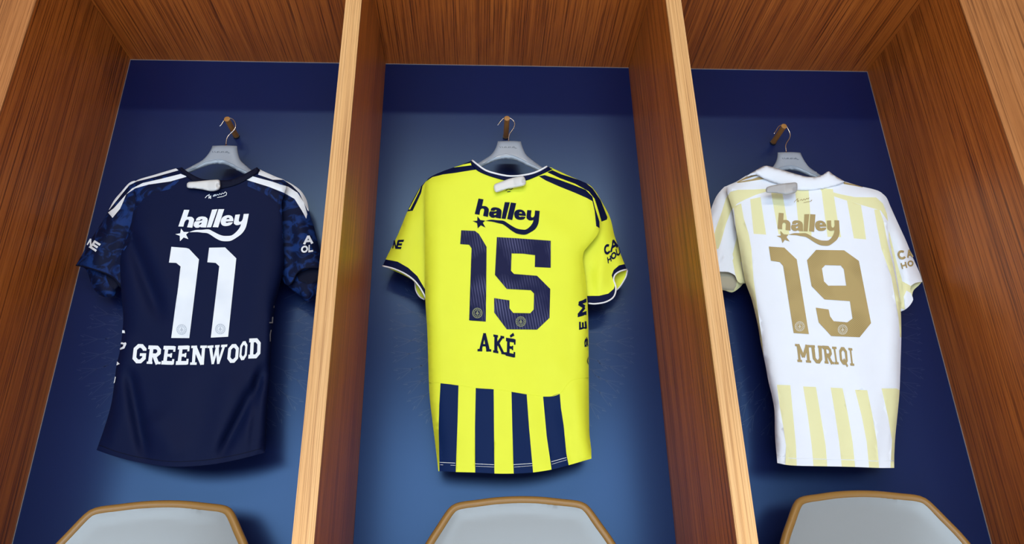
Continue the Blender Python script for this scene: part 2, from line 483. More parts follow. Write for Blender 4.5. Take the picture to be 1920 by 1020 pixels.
def strokes(line, w, closed=False):
    """polyline -> quads with mitred joints; w a width or (w0, w1, ...) per point"""
    P = np.array(line, float); n = len(P); W = np.array(w if hasattr(w, '__len__') else [w] * n, float) / 2
    Lf, Rt = [], []
    for i in range(n):
        a = P[(i - 1) % n] if closed or i > 0 else None
        b = P[(i + 1) % n] if closed or i < n - 1 else None
        d1 = (P[i] - a) / (np.linalg.norm(P[i] - a) + 1e-9) if a is not None else None
        d2 = (b - P[i]) / (np.linalg.norm(b - P[i]) + 1e-9) if b is not None else None
        if d1 is None: d1 = d2
        if d2 is None: d2 = d1
        n1 = np.array([-d1[1], d1[0]]); n2 = np.array([-d2[1], d2[0]])
        mm = n1 + n2; mm = mm / (np.linalg.norm(mm) + 1e-9); k = W[i] / max(.35, mm @ n1)
        Lf.append(P[i] + mm * k); Rt.append(P[i] - mm * k)
    return [np.array([Lf[i], Lf[(i + 1) % n], Rt[(i + 1) % n], Rt[i]]) for i in range(n if closed else n - 1)]

def arc(cx, cy, rx, ry, a0, a1, n=14):
    return [(cx + rx * math.cos(math.radians(a0 + (a1 - a0) * i / n)), cy + ry * math.sin(math.radians(a0 + (a1 - a0) * i / n))) for i in range(n + 1)]

# --- slab-serif capitals in a box: x 0..a, y 0 (top) .. 1 (bottom)
def glyph(ch):
    t = .2; a = .72; x0, x1 = .1, a - .1; c = .17; y0, y1 = .09, .91; S = []
    def st(p, w=t, cl=False): S.extend(strokes(p, w, cl))
    def serif(x, y, h=.15): st([(x - h, y), (x + h, y)], .13)
    if ch in 'OQ':
        st([(x0 + c, y0), (x1 - c, y0), (x1, y0 + c), (x1, y1 - c), (x1 - c, y1), (x0 + c, y1), (x0, y1 - c), (x0, y0 + c)], t, True)
        if ch == 'Q': st([(.34, .68), (.66, 1.1)], .15)
    elif ch == 'G':
        st([(x1, .34), (x1, y0 + c), (x1 - c, y0), (x0 + c, y0), (x0, y0 + c), (x0, y1 - c), (x0 + c, y1), (x1 - c, y1), (x1, y1 - c), (x1, .47)])
        st([(.38, .55), (a, .55)], .15)
    elif ch == 'R':
        st([(.19, 0), (.19, 1)]); st([(0, y0), (x1 - .13, y0), (x1, y0 + .13), (x1, .39), (x1 - .13, .52), (.19, .52)])
        st([(.36, .52), (x1 - .02, 1)]); serif(.17, .935); st([(x1 - .1, .935), (a + .04, .935)], .13)
    elif ch in 'EÉ':
        st([(.19, 0), (.19, 1)]); st([(0, y0), (x1 + .02, y0)]); st([(0, y1), (x1 + .02, y1)]); st([(.19, .5), (x1 - .12, .5)], .15)
        st([(x1 + .03, .01), (x1 + .03, .3)], .12); st([(x1 + .03, .99), (x1 + .03, .7)], .12); st([(x1 - .12, .38), (x1 - .12, .62)], .1)
        if ch == 'É': st([(.30, -.1), (.56, -.27)], [.13, .17])
    elif ch == 'N':
        st([(.15, 0), (.15, 1)], .15); st([(a - .13, 0), (a - .13, 1)], .15); st([(.14, .02), (a - .13, .98)], .19)
        serif(.13, .06, .14); serif(.15, .94, .16); serif(a - .13, .06, .16)
    elif ch == 'W':
        a2 = 1.0
        st([(.14, 0), (.31, 1)], .16); st([(.31, 1), (.5, .1)], .14); st([(.5, .1), (.69, 1)], .16); st([(.69, 1), (.86, 0)], .14)
        serif(.14, .06, .16); serif(.86, .06, .16); serif(.5, .06, .12)
    elif ch == 'D':
        st([(.19, 0), (.19, 1)]); st([(0, y0), (x1 - c, y0), (x1, y0 + c), (x1, y1 - c), (x1 - c, y1), (0, y1)])
    elif ch == 'A':
        st([(.14, 1), (.36, 0)], .15); st([(.36, 0), (.58, 1)], .19); st([(.22, .66), (.52, .66)], .13); st([(.27, .05), (.46, .05)], .13)
        serif(.12, .94, .13); serif(.6, .94, .14)
    elif ch == 'K':
        st([(.17, 0), (.17, 1)]); st([(.2, .58), (a - .1, .04)], .15); st([(.32, .44), (a - .1, .97)], .17)
        serif(.16, .06, .16); serif(.16, .94, .16); serif(a - .1, .06, .13); serif(a - .08, .94, .14)
    elif ch == 'M':
        st([(.13, 0), (.13, 1)], .13); st([(a - .1, 0), (a - .1, 1)], .15); st([(.13, .0), (a / 2, .72)], .16); st([(a / 2, .72), (a - .1, 0)], .15)
        serif(.1, .06, .12); serif(.13, .94, .13); serif(a - .08, .06, .12); serif(a - .1, .94, .14)
    elif ch == 'U':
        st([(x0 + .05, 0), (x0 + .05, y1 - c), (x0 + c + .03, y1), (x1 - c, y1), (x1 - .03, y1 - c), (x1 - .03, 0)]); serif(.13, .06, .15); serif(x1 - .02, .06, .14)
    elif ch == 'I':
        st([(.36, 0), (.36, 1)], .2); serif(.36, .06, .26); serif(.36, .94, .26)
    return S, (1.0 if ch == 'W' else a)

def plain_glyph(ch):
    """grotesque capitals for the small sleeve and side prints, box 0..1"""
    t = .25; S = []
    def st(p, cl=False): S.extend(strokes(p, t, cl))
    if ch == 'N': st([(.1, 1), (.1, 0)]); st([(.1, .02), (.9, .98)]); st([(.9, 1), (.9, 0)])
    elif ch == 'E': st([(.95, .1), (.1, .1), (.1, .9), (.95, .9)]); st([(.1, .5), (.85, .5)])
    elif ch == 'C': st(arc(.5, .5, .4, .4, -45, -315, 16))
    elif ch == 'A': st([(.08, 1), (.5, .02)]); st([(.5, .02), (.92, 1)]); st([(.25, .66), (.75, .66)])
    elif ch == 'H': st([(.1, 0), (.1, 1)]); st([(.9, 0), (.9, 1)]); st([(.1, .5), (.9, .5)])
    elif ch == 'O': st(arc(.5, .5, .4, .4, 0, 337, 15), True)
    elif ch == 'U': st([(.1, 0), (.1, .7), (.3, .9), (.7, .9), (.9, .7), (.9, 0)])
    elif ch == 'L': st([(.1, 0), (.1, .9), (.9, .9)])
    elif ch == 'M': st([(.08, 1), (.08, 0)]); st([(.08, .02), (.5, .8)]); st([(.5, .8), (.92, .02)]); st([(.92, 0), (.92, 1)])
    elif ch == 'R': st([(.1, 1), (.1, .1), (.6, .1), (.88, .3), (.6, .52), (.1, .52)]); st([(.45, .52), (.9, 1)])
    elif ch == 'B': st([(.1, .5), (.1, .1), (.6, .1), (.82, .3), (.6, .5), (.1, .5), (.1, .9), (.65, .9), (.88, .7), (.6, .5)])
    return S, 1.0

def put(gl, quad):
    """map glyph quads into the quad (tl, tr, br, bl)"""
    S, a = gl; tl, tr, br, bl = [np.array(q, float) for q in quad]; out = []
    for q in S:
        u = q[:, 0:1] / a; v = q[:, 1:2]
        out.append((tl * (1 - u) + tr * u) * (1 - v) + (bl * (1 - u) + br * u) * v)
    return out

# --- the sponsor's mark, drawn once in a frame of its own
def catmull(pts, n=6):
    return [tuple(p) for p in smooth_poly(pts, 1e9 if n == 1 else 8.0, closed=False)]
def sponsor_mark():
    c = lambda p: np.array(smooth_poly([q + (0,) for q in p], 40)[:, :2])
    add = [c([(258,95),(385,98),(330,270),(400,262),(460,275),(495,315),(490,380),(455,525),(330,515),(375,370),(370,340),(340,328),(300,345),(270,390),(240,500),(120,495)]),
     c([(540,350),(560,300),(610,268),(690,256),(770,266),(815,298),(824,345),(785,520),(660,516),(650,503),(600,526),(530,522),(488,485),(490,430),(515,385),(540,366)]),
     np.array([(930,92),(1060,80),(905,515),(800,518)], float), np.array([(1085,80),(1222,80),(1075,518),(945,510)], float),
     c([(1138,390),(1150,320),(1200,260),(1280,228),(1360,228),(1420,265),(1440,320),(1430,392),(1380,455),(1290,484),(1200,480),(1150,440)]),
     c([(1490,215),(1600,205),(1570,340),(1575,375),(1600,385),(1640,365),(1665,320),(1690,195),(1812,192),(1760,450),(1720,560),(1640,670),(1520,760),(1390,835),(1300,850),(1150,840),(1020,780),(900,700),(810,655),(700,645),(580,630),(380,632),(450,605),(550,580),(700,575),(800,565),(870,572),(980,630),(1100,690),(1200,720),(1320,722),(1400,710),(1480,655),(1560,570),(1610,490),(1625,440),(1560,462),(1500,462),(1455,430),(1455,370)]),
     np.array([(185,545),(250,628),(375,628),(305,690),(362,800),(248,760),(160,850),(155,720),(48,680),(165,660)], float)]
    cut = [np.array(q, float) for q in ([(530,358),(640,350),(660,322),(700,322),(698,342),(655,362),(532,372)], [(608,442),(640,414),(684,402),(668,440),(630,457)],
     [(1268,322),(1295,288),(1338,288),(1348,318)], [(1258,380),(1445,368),(1440,392),(1330,397),(1290,412),(1258,402)])]
    return add, cut
MARK, MCUT = sponsor_mark()
MREF = np.array([(258,95),(1812,192),(1300,850),(48,680),(1222,80),(120,495)], float)
def place_mark(dst):
    A = np.concatenate([MREF, np.ones((len(MREF), 1))], 1)
    X, *_ = np.linalg.lstsq(A, np.array(dst, float), rcond=None)
    f = lambda L: [np.concatenate([q, np.ones((len(q), 1))], 1) @ X for q in L]
    return f(MARK), f(MCUT)
def mark_decal(dst, surf, mat, root):
    p, c = place_mark(dst)
    decal('sponsor_mark', p, surf, mat, root, cuts=c)

def roundel(cx, cy, r):
    S = strokes(arc(cx, cy, r, r * 1.02, 0, 345, 23), 1.3, True) + strokes(arc(cx, cy, r * .62, r * .64, 0, 340, 17), .9, True)
    for k in range(14):
        an = math.radians(k * 360 / 14)
        S += strokes([(cx + r * .72 * math.cos(an), cy + r * .73 * math.sin(an)), (cx + r * .9 * math.cos(an), cy + r * .91 * math.sin(an))], 1.5)
    S += strokes([(cx, cy - r * .45), (cx, cy + r * .45)], 2.0) + strokes([(cx - r * .3, cy + r * .2), (cx, cy - r * .2), (cx + r * .3, cy + r * .2)], 1.8)
    return S

def band(upper, lower): return np.array(list(upper) + list(lower)[::-1], float)
def bandpoly(upper, lower, step=6):
    u = smooth_poly(upper, step, closed=False); l = smooth_poly(lower, step, closed=False)
    return np.concatenate([u[:, :2], l[::-1, :2]])

def z1(s, ox, oy, pts): return [(ox + x / s, oy + y / s) for x, y in pts]
K = 1899 / 540.0
def piece(name, poly, surf, mat, parent, off, grid=5, thick=0.002):
    """a sewn-on strip with its own thickness"""
    pv, tri, _ = triangulate([poly], [poly], grid)
    V = at_np(pv, surf.at(pv, off))
    o = link(name, V, tri, mat, parent)
    md = o.modifiers.new('thickness', 'SOLIDIFY'); md.thickness = thick; md.offset = -1 if True else 0
    return o

def tube_on(name, line, surf, mat, parent, off, rad, closed=False):
    l = smooth_poly([tuple(p) + (0,) for p in line], 4.0, closed=closed)[:, :2]
    P = at_np(l, surf.at(l, off)); V, F = tube_geo(P, rad, 8, closed)
    return link(name, V, F, mat, parent)

def shirt_root(name, px, py, label):
    return empty(name, at(px, py, YS), label, 'shirt', 'football shirts hanging in the lockers')
def adopt(root):
    for c in list(root.children):
        c.matrix_parent_inverse = Matrix.Translation(root.location).inverted()

# ================================================================== yellow shirt
R = shirt_root('football_shirt', 953, 312, 'bright yellow football shirt with navy number 15, middle bay')
t_out = [(889,306,0),(900,316,0),(927,329,0),(950,334,0),(970,334,0),(993,331,0),(1012,324,0),(1031,313,0),
 (1038.3,315.7,.7),(1069.6,329.9,.7),(1098,342.1,.7),(1112,352,.6),(1121,372,.5),(1126,412,.35),(1121,437,.3),(1106,457,.4),(1095,471,.5),(1093,490,.7),(1097,515,.9),
 (1101,558,1),(1103,600,1),(1103.7,657,1),(1104,714,1),(1104.2,749,1),(1105.2,811,1),(1108.6,842,.8),(1108.9,859,.3),
 (1065.6,871.5,0),(1034.7,879.4,0),(998.6,885,0),(962.5,887,0),(928.1,887,0),(890.3,885,0),(852.5,884,0),(822,882.5,.3),
 (816.4,834.7,.9),(811.3,793.4,1),(806.1,748.8,1),(804,714.4,1),(802.3,657.5,1),(800.8,614.8,1),(797.5,561,1),(796.8,487,.9),(797,431.7,.6),(796.6,380,.45),(798,343,.6),
 (805.1,332.2,.7),(825,322.2,.7),(850.6,312.9,.7),(884,300.8,.6)]
folds = [(1090,330,1125,430,.004,16),(1095,520,1060,700,-.005,22),(1040,700,1100,600,.006,26),(1075,715,1105,860,.005,16),(1052,760,1075,880,-.004,12),
 (830,330,815,600,.004,22),(870,650,880,880,.006,30),(960,690,955,880,.004,26),(1015,730,1040,880,-.003,14),(1000,400,1080,460,.003,22),(900,560,905,640,.002,40)]
TS = Surf(t_out, YS - .032, .027, 30, folds, dome=(950, 190, .012))
M_Y, M_N, M_S = 0, 1, 2
lsh = [(884.7,300.3),(883,306),(893,317),(876,319.6),(853.5,323.3),(830.7,326.2),(810.8,331.2),(798,339.6),(792.3,348),(789.5,361),(782.4,376.5),(773.8,394.2),(760,396),(764,370),(790,335),(850,305)]
wedge = [(850.5,312.8),(868,307.5),(883,304.5),(884,309),(852,312.9)]
thin = [(788,351),(790.5,345),(786,358),(769,392),(766,392)]
rs1 = [(1009.9,329.4),(1021.3,327.4),(1049.7,336.5),(1078.1,347),(1098,354.9),(1110.8,367.7),(1115,386.2),(1124.1,414.7),(1124.1,427),(1117.9,423.2),(1115,394.7),(1110.8,376.3),(1100.8,370.6),(1078.1,360.6),(1049.7,349.3),(1024.1,337.9)]
rs2 = [(1026,322),(1035.5,318),(1052.6,325.9),(1072.4,332.2),(1095.1,339.3),(1110.8,352.1),(1126.4,374.8),(1139,406.5),(1138,410.8),(1127.9,414.7),(1122.2,394.7),(1115,372),(1103.7,357.8),(1078.1,343.6),(1049.7,333.1)]
fringe = [(1026,312),(1038,314.5),(1069,329),(1098,341),(1112,351),(1110.8,352.1),(1095.1,339.3),(1072.4,332.2),(1062,328),(1040,317)]
st = z1(2.909, 660, 680, [])
seam = [(804.4,716.1),(825,717.1),(859.4,721.3),(893.8,726.4),(928.1,728.8),(959,733.3),(990,738.4),(1017.5,742.2),(1038.1,741.2),(1051.9,735),(1069.1,714.4),(1093.1,707.5),(1104,706)]
stripes = [
 [(826,717.3),(842,719),(859.7,721.4),(858,790),(854.2,895),(824,895),(822.5,800),(823.5,760)],
 [(892,726.3),(910,727.6),(925.7,728.8),(926.3,800),(927.1,895),(891,895),(890.5,800)],
 [(959,733.3),(973,735.5),(987.6,738),(992,800),(1000.5,895),(963.4,895),(960.5,800)],
 [(1018.2,742.2),(1034,741.4),(1049.5,736.4),(1052,765),(1057,797),(1062,850),(1070,890),(1036,892),(1025,817)]]
regs = [(lsh, 1), (wedge, 0), (rs1, 1), (rs2, 1)] + [(s, 2) for s in stripes]
rear = [(p[0], p[1]) for p in t_out[6:-2]]
rear = [(1012,330,0),(1038,320,0)] + [(p[0] - (1 if p[0] > 950 else -1) * .5, p[1], 0) for p in t_out[9:-3]] + [(884,306,0),(905,345,0),(950,372,0),(990,350,0)]
tm = cloth('torso', TS, regs, [YEL, YNAVY, YELN], R, rear=rear)
# left sleeve
ls = [(818,350,1),(805.1,333,.8),(793.8,344,.8),(786.6,352.1,.9),(766.7,389,1),(745.4,440.3,1),(725.5,480,1),(717.8,497,.8),
 (736.9,502.5,0),(756.8,511,0),(773.8,522.4,0),(785.2,535.2,0),(795.2,550.9,0),(799,560,.5),(812,560,1),(816,480,1),(818,400,1)]
LS = Surf(ls, YS - .006, .020, 34, [(770,400,745,490,.004,14),(790,440,785,530,-.004,10)])
cloth('sleeve', LS, [([(717,498),(722.7,485.4),(745.4,489.7),(765.3,501.1),(782.4,516.7),(796.6,540.9),(812,552),(812,570),(795.2,552),(785.2,536),(773.8,523),(756.8,512),(736.9,503.5)], 1), (lsh, 1), (thin, 0)], [YEL, YNAVY, YELN], R, back=False)
# the far half of the left cuff, seen from inside
LB = Surf([(717.8,497,0),(740,500,0),(765,511,0),(785,531,0),(797,551,0),(803,558,0),(797.2,561.2,0),(786.6,555.1,0),(779.5,542.3,0),(776,527,0),(757,515,0),(735,505,0)], YS + .022, 0, 10)
cloth('cuff_lining', LB, [], [YEL], R, back=False)
tube_on('cuff_piping', [(717.5,497.7),(736.9,502.5),(756.8,511),(773.8,522.4),(785.2,535.2),(794.2,549.9),(798,559)], LS, PIPE, R, .001, .0021)
tube_on('cuff_piping', [(778.3,527),(779.5,542.3),(786.6,555.1),(796,560.8)], LB, PIPE, R, .001, .0018)
# right sleeve
rsl = [(1100,350,.8),(1112.2,353,.8),(1123.6,369.1,1),(1143.5,406.1,1),(1152.1,440.3,1),(1163.4,474.4,1),(1175,504,.8),
 (1163.4,507.4,0),(1153.5,513.9,0),(1150.6,523.8,0),(1154.3,535.2,0),(1154.3,546.6,0),(1149.2,557.4,0),(1135,565.6,0),(1115,568.8,0),(1104,567.9,.3),
 (1094,560,.8),(1090,515,.8),(1084,480,.6),(1090,440,.4),(1095,390,.3)]
RS = Surf(rsl, YS - .006, .020, 34, [(1135,430,1125,540,.008,13),(1105,500,1112,560,-.006,9),(1150,450,1163,500,.004,9)])
bandr = [(1099,554),(1123.6,553.7),(1140.7,549.5),(1150.6,540.9),(1152.6,535.2),(1149.2,523.8),(1146.9,515.3),(1150.6,505.4),(1160.6,496.8),(1173.4,493.8),(1180,500),(1175,508),(1163.4,508.4),(1154.5,514.5),(1151.6,523.8),(1155.3,535),(1155.3,547),(1150,558.4),(1135,567),(1115,570),(1100,570)]
cloth('sleeve', RS, [(rs1, 1), (rs2, 1), (bandr, 1)], [YEL, YNAVY, YELN], R, back=False)
RB = Surf([(1163,505,0),(1176.2,505.5,0),(1173.4,518.2,0),(1163.4,535.2,0),(1156.3,543,0),(1148,548,0),(1146,523,0),(1150,510,0)], YS + .016, 0, 10)
cloth('cuff_lining', RB, [], [YEL], R, back=False)
tube_on('cuff_piping', [(1103.5,567.9),(1115,568.8),(1135,565.6),(1149.2,557.4),(1154.3,546.6),(1154.3,535.2),(1150.6,523.8),(1153.5,513.9),(1163.4,507.4),(1175.4,504.3)], RS, PIPE, R, .001, .0021)
tube_on('cuff_piping', [(1176.2,506),(1173.4,518.2),(1163.4,535.2),(1156.3,543)], RB, PIPE, R, .001, .0018)
# collar
cu = [(884,301,0),(896.1,310,0),(910.3,320,0),(927.4,325.7,0),(950.2,330,0),(970.1,330.3,0),(992.8,327,0),(1009.9,321,0),(1026.5,311.5,0)]
cl = [(883,305.5,0),(893.3,317,0),(907.5,324.5,0),(927.4,331.5,0),(950,337,0),(970,338,0),(987.1,336.5,0),(1009,328,0),(1036,316,0)]
col = piece('collar', bandpoly(cu, cl), TS, YNAVY, R, .003, thick=.003)
tube_on('collar_piping', [(885.5,300),(896.1,308.5),(910.3,318.3),(927.4,324),(950.2,328.8),(970.1,329),(992.8,325.5),(1009.9,319.7),(1025.5,311.2)], TS, PIPE, R, .0035, .0026)
tube_on('hem_seam', seam, TS, YEL, R, -.0003, .0008)
# print
five_o = z1(K, 680, 430, [(885,48),(1010,55),(1240,72),(1240,250),(1135,245),(1137,167),(1060,157),(982,155),(978,270),(998,291),(1150,303),(1237,390),(1232,580),(1150,658),(950,656),(867,545),(867,450),(968,465),(968,518),(993,548),(1105,550),(1128,525),(1130,420),(1108,398),(950,390),(872,297)])
one_o = z1(K, 680, 430, [(650,3),(740,7),(766,26),(817,112),(812,605),(702,597),(718,122),(702,98),(643,94)])
dg = decal('digit', [one_o], TS, NUM_N, R); decal('roundel', roundel(895, 586, 9), TS, RO_Y, dg, .0018, 3)
dg = decal('digit', [five_o], TS, NUM_N, R); decal('roundel', roundel(976.5, 602, 9), TS, RO_Y, dg, .0018, 3)
mark_decal(z1(12.75, 880, 365, [(210,88),(1712,380),(1250,945),(95,620),(1100,185),(135,440)]), TS, YNAVY, R)
nm = put(glyph('A'), z1(K, 680, 430, [(768,682),(838,684),(846,802),(758,800)])) + put(glyph('K'), z1(K, 680, 430, [(862,690),(930,702),(938,822),(860,808)])) + put(glyph('É'), z1(K, 680, 430, [(945,712),(1010,722),(1006,843),(942,828)]))
decal('name_lettering', nm, TS, YNAVY, R)
sl = put(plain_glyph('N'), z1(K, 680, 430, [(205,70),(238,68),(222,125),(196,122)])) + put(plain_glyph('E'), z1(K, 680, 430, [(236,68),(275,66),(254,126),(220,124)]))
decal('sleeve_lettering', sl, LS, YNAVY, R, grid=4)
sr = (put(plain_glyph('C'), z1(K, 680, 430, [(1588,105),(1632,88),(1640,148),(1598,170)])) + put(plain_glyph('A'), z1(K, 680, 430, [(1632,72),(1672,60),(1686,110),(1634,150)]))
  + put(plain_glyph('H'), z1(K, 680, 430, [(1612,182),(1634,168),(1642,206),(1618,222)])) + put(plain_glyph('O'), z1(K, 680, 430, [(1634,158),(1668,140),(1676,182),(1642,200)])) + put(plain_glyph('U'), z1(K, 680, 430, [(1668,128),(1692,112),(1702,156),(1678,176)])))
decal('sleeve_lettering', sr, RS, YNAVY, R, grid=4)
side = [put(plain_glyph('M'), z1(K, 680, 430, [(1418,572),(1424,478),(1476,456),(1476,556)])), put(plain_glyph('E'), z1(K, 680, 430, [(1428,658),(1428,604),(1474,600),(1478,650)]))
 , put(plain_glyph('B'), z1(K, 680, 430, [(1464,772),(1462,718),(1484,706),(1486,766)])), put(plain_glyph('A'), z1(K, 680, 430, [(1482,886),(1480,846),(1488,836),(1490,892)]))]
for q in side: decal('side_letter', q, TS, YNAVY, R, grid=4)
decal('signature', strokes([(948,356.5),(953,353),(958,354.5),(962,352)], 1.2) + strokes([(951,359),(957,358)], 1.4), TS, YNAVY, R, grid=4)
for a, b, y0, y1 in ((824.5,853.5,866,867.4),(891,926.5,868.7,870.5),(963,998,870.3,868),(1034,1062,864.8,857)):
    hs = strokes([(a, y0), ((a+b)/2, (y0+y1)/2), (b, y1)], .8) + strokes([(a + 1, y0 + 4.6), (b + .5, y1 + 4.2)], .5)
    decal('hem_stitching', hs, TS, PIPE, R, grid=8)
adopt(R)

# ================================================================== navy shirt
R = shirt_root('football_shirt', 413, 322, 'dark navy football shirt with white number 11, left bay')
t_out = [(344,318,0),(356,329,0),(376,341,0),(393,345,0),(413,346,0),(433,344,0),(458,332,0),(483,315,0),
 (492.5,319.4,.7),(518,330.8,.7),(535,338,.6),(536,352,.4),(528,380,.25),(529,400,.25),(531,446,.5),(533,487,.8),(531,504,.9),
 (523.8,538,1),(515.2,572,1),(511,615,1),(509.5,640,1),(505,700,1),(500,780,1),(498,838,.8),(496,848,.3),
 (453.8,858.8,0),(412.5,867.4,0),(371.3,872.5,0),(330,874.2,0),(295.6,871.8,0),(257.8,865.6,0),(216.6,855.3,0),(181,843,.3),
 (196,800,.9),(208,759,1),(214.8,714.4,1),(218.1,685.9,1),(225.2,654.6,1),(230.3,612,1),(230.9,589.2,1),(228,558,1),(225.8,515.3,.9),(225.2,486.9,.9),(233,455,.6),(245,420,.3),(250,395,.25),(254,375,.25),(250,352,.4),(255,338,.6),
 (290.6,326.5,.7),(329,315.1,.7),(340.4,312.8,.6)]
folds = [(238,430,300,590,-.016,14),(262,410,330,560,.008,24),(240,690,272,850,-.018,11),(232,620,240,700,.006,16),(284,780,330,862,.009,26),(497,690,415,850,-.020,11),(505,560,500,840,.006,10),(484,700,470,850,-.010,7),
 (440,700,400,850,.007,26),(205,770,195,835,-.005,8),(478,700,470,850,.006,10),(330,700,340,850,.005,40),(500,430,470,640,.004,24),(220,560,228,700,.004,12)]
TS = Surf(t_out, YS - .032, .027, 30, folds, dome=(365, 180, .012))
wl1 = [(329,314),(334.7,318.5),(290.6,330.8),(256.5,339.3),(242.3,346.4),(228.1,363.5),(205.3,391.9),(202,393.5),(200,391),(213,373),(228,355),(241,341),(258,332),(290,325.5)]
wl2 = [(338.9,325.1),(302,334.4),(267.9,342.1),(248,352.1),(233.8,366.3),(213.8,389),(202.5,397.6),(211,407.5),(225.2,390.5),(230.9,377.7),(236.6,363.5),(253.7,352.1),(279.2,345),(319.1,339.3),(350.9,330.2)]
wr1 = [(487,317),(491.1,318.5),(518,329),(546.5,342.5),(564,355.5),(576,374),(579.5,394),(577.8,395.5),(573,386.2),(561.5,361),(547.4,347.2),(531.3,336.2),(511.4,336),(484,326.5)]
wr2 = [(472.6,329.4),(512.4,340.2),(540.8,349.3),(557.9,360.6),(569.3,377.7),(576.3,400.4),(574.1,409),(566.4,394.7),(552.2,372),(532.3,360.6),(503.9,349.3),(462.6,336.5)]
ragl = [(319,353.5),(285,362),(268,372),(259.3,386),(250,420),(245,450),(232,470),(215,440),(235,350),(300,330),(345,330)]
ragr = [(464,347.8),(495.3,362),(518,377.7),(526.7,400.4),(529.4,446),(545,450),(545,340),(490,320),(465,340)]
regs = [(ragl, 1), (ragr, 1), (wl1, 2), (wl2, 2), (wr1, 2), (wr2, 2)]
rear = [(458,338,0),(487,322,0)] + [(p[0], p[1], 0) for p in t_out[9:-3]] + [(290,331,0),(338,319,0),(360,360,0),(413,385,0),(445,362,0)]
cloth('torso', TS, regs, [NAVY, NCAMO, WHITE], R, rear=rear)
ls = [(270,352,.7),(256,338.5,.7),(242.3,342.1,.8),(228.1,357.8,.9),(213.8,374.8,1),(196.8,406.1,1),(181.1,431.7,1),(165.5,454.4,1),(154.1,475.8,1),(142.7,496,.7),
 (160,499,0),(180,505,0),(200,512,0),(214,520,0),(222,530,0),(226,538,.3),(240,535,1),(242,487,1),(258,430,.6),(266,385,.4)]
LS = Surf(ls, YS - .006, .020, 34, [(215,400,175,500,.007,14),(235,420,205,520,-.006,10),(190,440,160,490,.003,8)])
cloth('sleeve', LS, [(wl1, 1), (wl2, 1)], [NCAMO, WHITE], R, back=False)
LB = Surf([(142.7,496.8,0),(170,498,0),(205,505,0),(226,515,0),(224,535,.6),(219.5,540,1),(213.8,553.7,1),(202.5,556.8,1),(185.4,551,1),(172.6,535.2,1),(166.9,518.2,1),(159.8,502.5,.6)], YS + .006, .012, 16, [(180,515,195,550,.004,7)])
cloth('cuff_lining', LB, [([(200,512),(214,508),(224,517),(221,536),(214,543),(204,532),(199,520)], 1)], [NCAMO, NAVYD], R, back=False)  # dark patch paints the shade inside the cuff opening
rsl = [(520,352,.5),(535,338,.6),(546.5,343.6,.8),(563.6,356.4,.9),(575,374.8,1),(580.6,400.4,1),(589.2,426,1),(596.3,454.4,1),(601,480,1),(604,502,.7),
 (590,500,0),(575,501,0),(563,505,0),(555,513,0),(550,525,0),(541,535,.4),(533,530,.8),(524,500,1),(520,446,.6),(518,400,.4)]
RS = Surf(rsl, YS - .006, .020, 34, [(560,400,570,490,.006,12),(545,430,548,510,-.005,9)])
cloth('sleeve', RS, [(wr1, 1), (wr2, 1)], [NCAMO, WHITE], R, back=False)
RB = Surf([(603,500,0),(599,530,1),(590,553,1),(577,566,1),(563.6,555,1),(547,543,1),(538,533,.8),(545,520,0),(556,508,0),(580,498,0)], YS + .008, .012, 16, [(565,520,575,560,.004,8)])
cloth('cuff_lining', RB, [([(556,512),(580,503),(602,506),(598,528),(578,532),(560,526)], 1)], [NCAMO, NAVYD], R, back=False)  # shade in the mouth of this cuff is painted as a darker region
tube_on('cuff_edge', [(143,496.5),(160,499.5),(180,505.5),(200,512.5),(214,520.5),(222,530.5),(226,538)], LS, NAVYD, R, .0008, .0018)
tube_on('cuff_edge', [(602,502),(590,500.5),(575,501.5),(563,505.5),(555,513.5),(550,525),(541,535)], RS, NAVYD, R, .0008, .0018)
cu = [(340.4,312.5,0),(356,323.7,0),(375.9,333.6,0),(393,336.5,0),(412.9,337,0),(432.8,335.6,0),(455.5,326.5,0),(482,312.5,0)]
cl = [(337,318,0),(353,332.5,0),(375.9,346.6,0),(393,351,0),(412.9,352.3,0),(441.3,345.5,0),(465.5,333.6,0),(488,319,0)]
piece('collar', bandpoly(cu, cl), TS, NAVYD, R, .003, thick=.003)
o1 = z1(K, 120, 430, [(708,112),(808,120),(825,126),(890,195),(826,714),(707,713),(769,242),(740,218),(692,216)])
o2 = z1(K, 120, 430, [(957,118),(1062,116),(1136,188),(1082,705),(968,711),(1024,240),(1000,218),(945,214)])
dg = decal('digit', [o1], TS, NUM_W, R); decal('roundel', roundel(340.5, 617, 9), TS, RO_W, dg, .0018, 3)
dg = decal('digit', [o2], TS, NUM_W, R); decal('roundel', roundel(413, 616, 9), TS, RO_W, dg, .0018, 3)
mark_decal(z1(12.8, 325, 385, [(258,95),(1812,192),(1300,850),(48,680),(1222,80),(120,495)]), TS, WHITE, R)
nm = []
for ch, q in (('G',[(85,178),(262,185),(240,442),(55,442)]),('R',[(285,200),(462,205),(440,458),(252,452)]),('E',[(495,205),(665,208),(635,465),(460,458)]),('E',[(695,205),(858,200),(835,462),(660,465)]),('N',[(880,203),(1085,200),(1065,465),(862,465)]),
  ('W',[(1104,203),(1372,185),(1312,450),(1112,458)]),('O',[(1395,185),(1540,178),(1520,435),(1368,437)]),('O',[(1560,150),(1658,135),(1640,390),(1535,405)]),('D',[(1680,105),(1840,98),(1830,372),(1665,377)])):
    nm += put(glyph(ch), z1(7.385, 240, 620, q))
decal('name_lettering', nm, TS, WHITE, R)
sl = put(plain_glyph('N'), z1(K, 120, 430, [(172,58),(208,72),(178,112),(150,98)])) + put(plain_glyph('E'), z1(K, 120, 430, [(205,72),(244,96),(212,146),(165,114)]))
decal('sleeve_lettering', sl, LS, WHITE, R, grid=4)
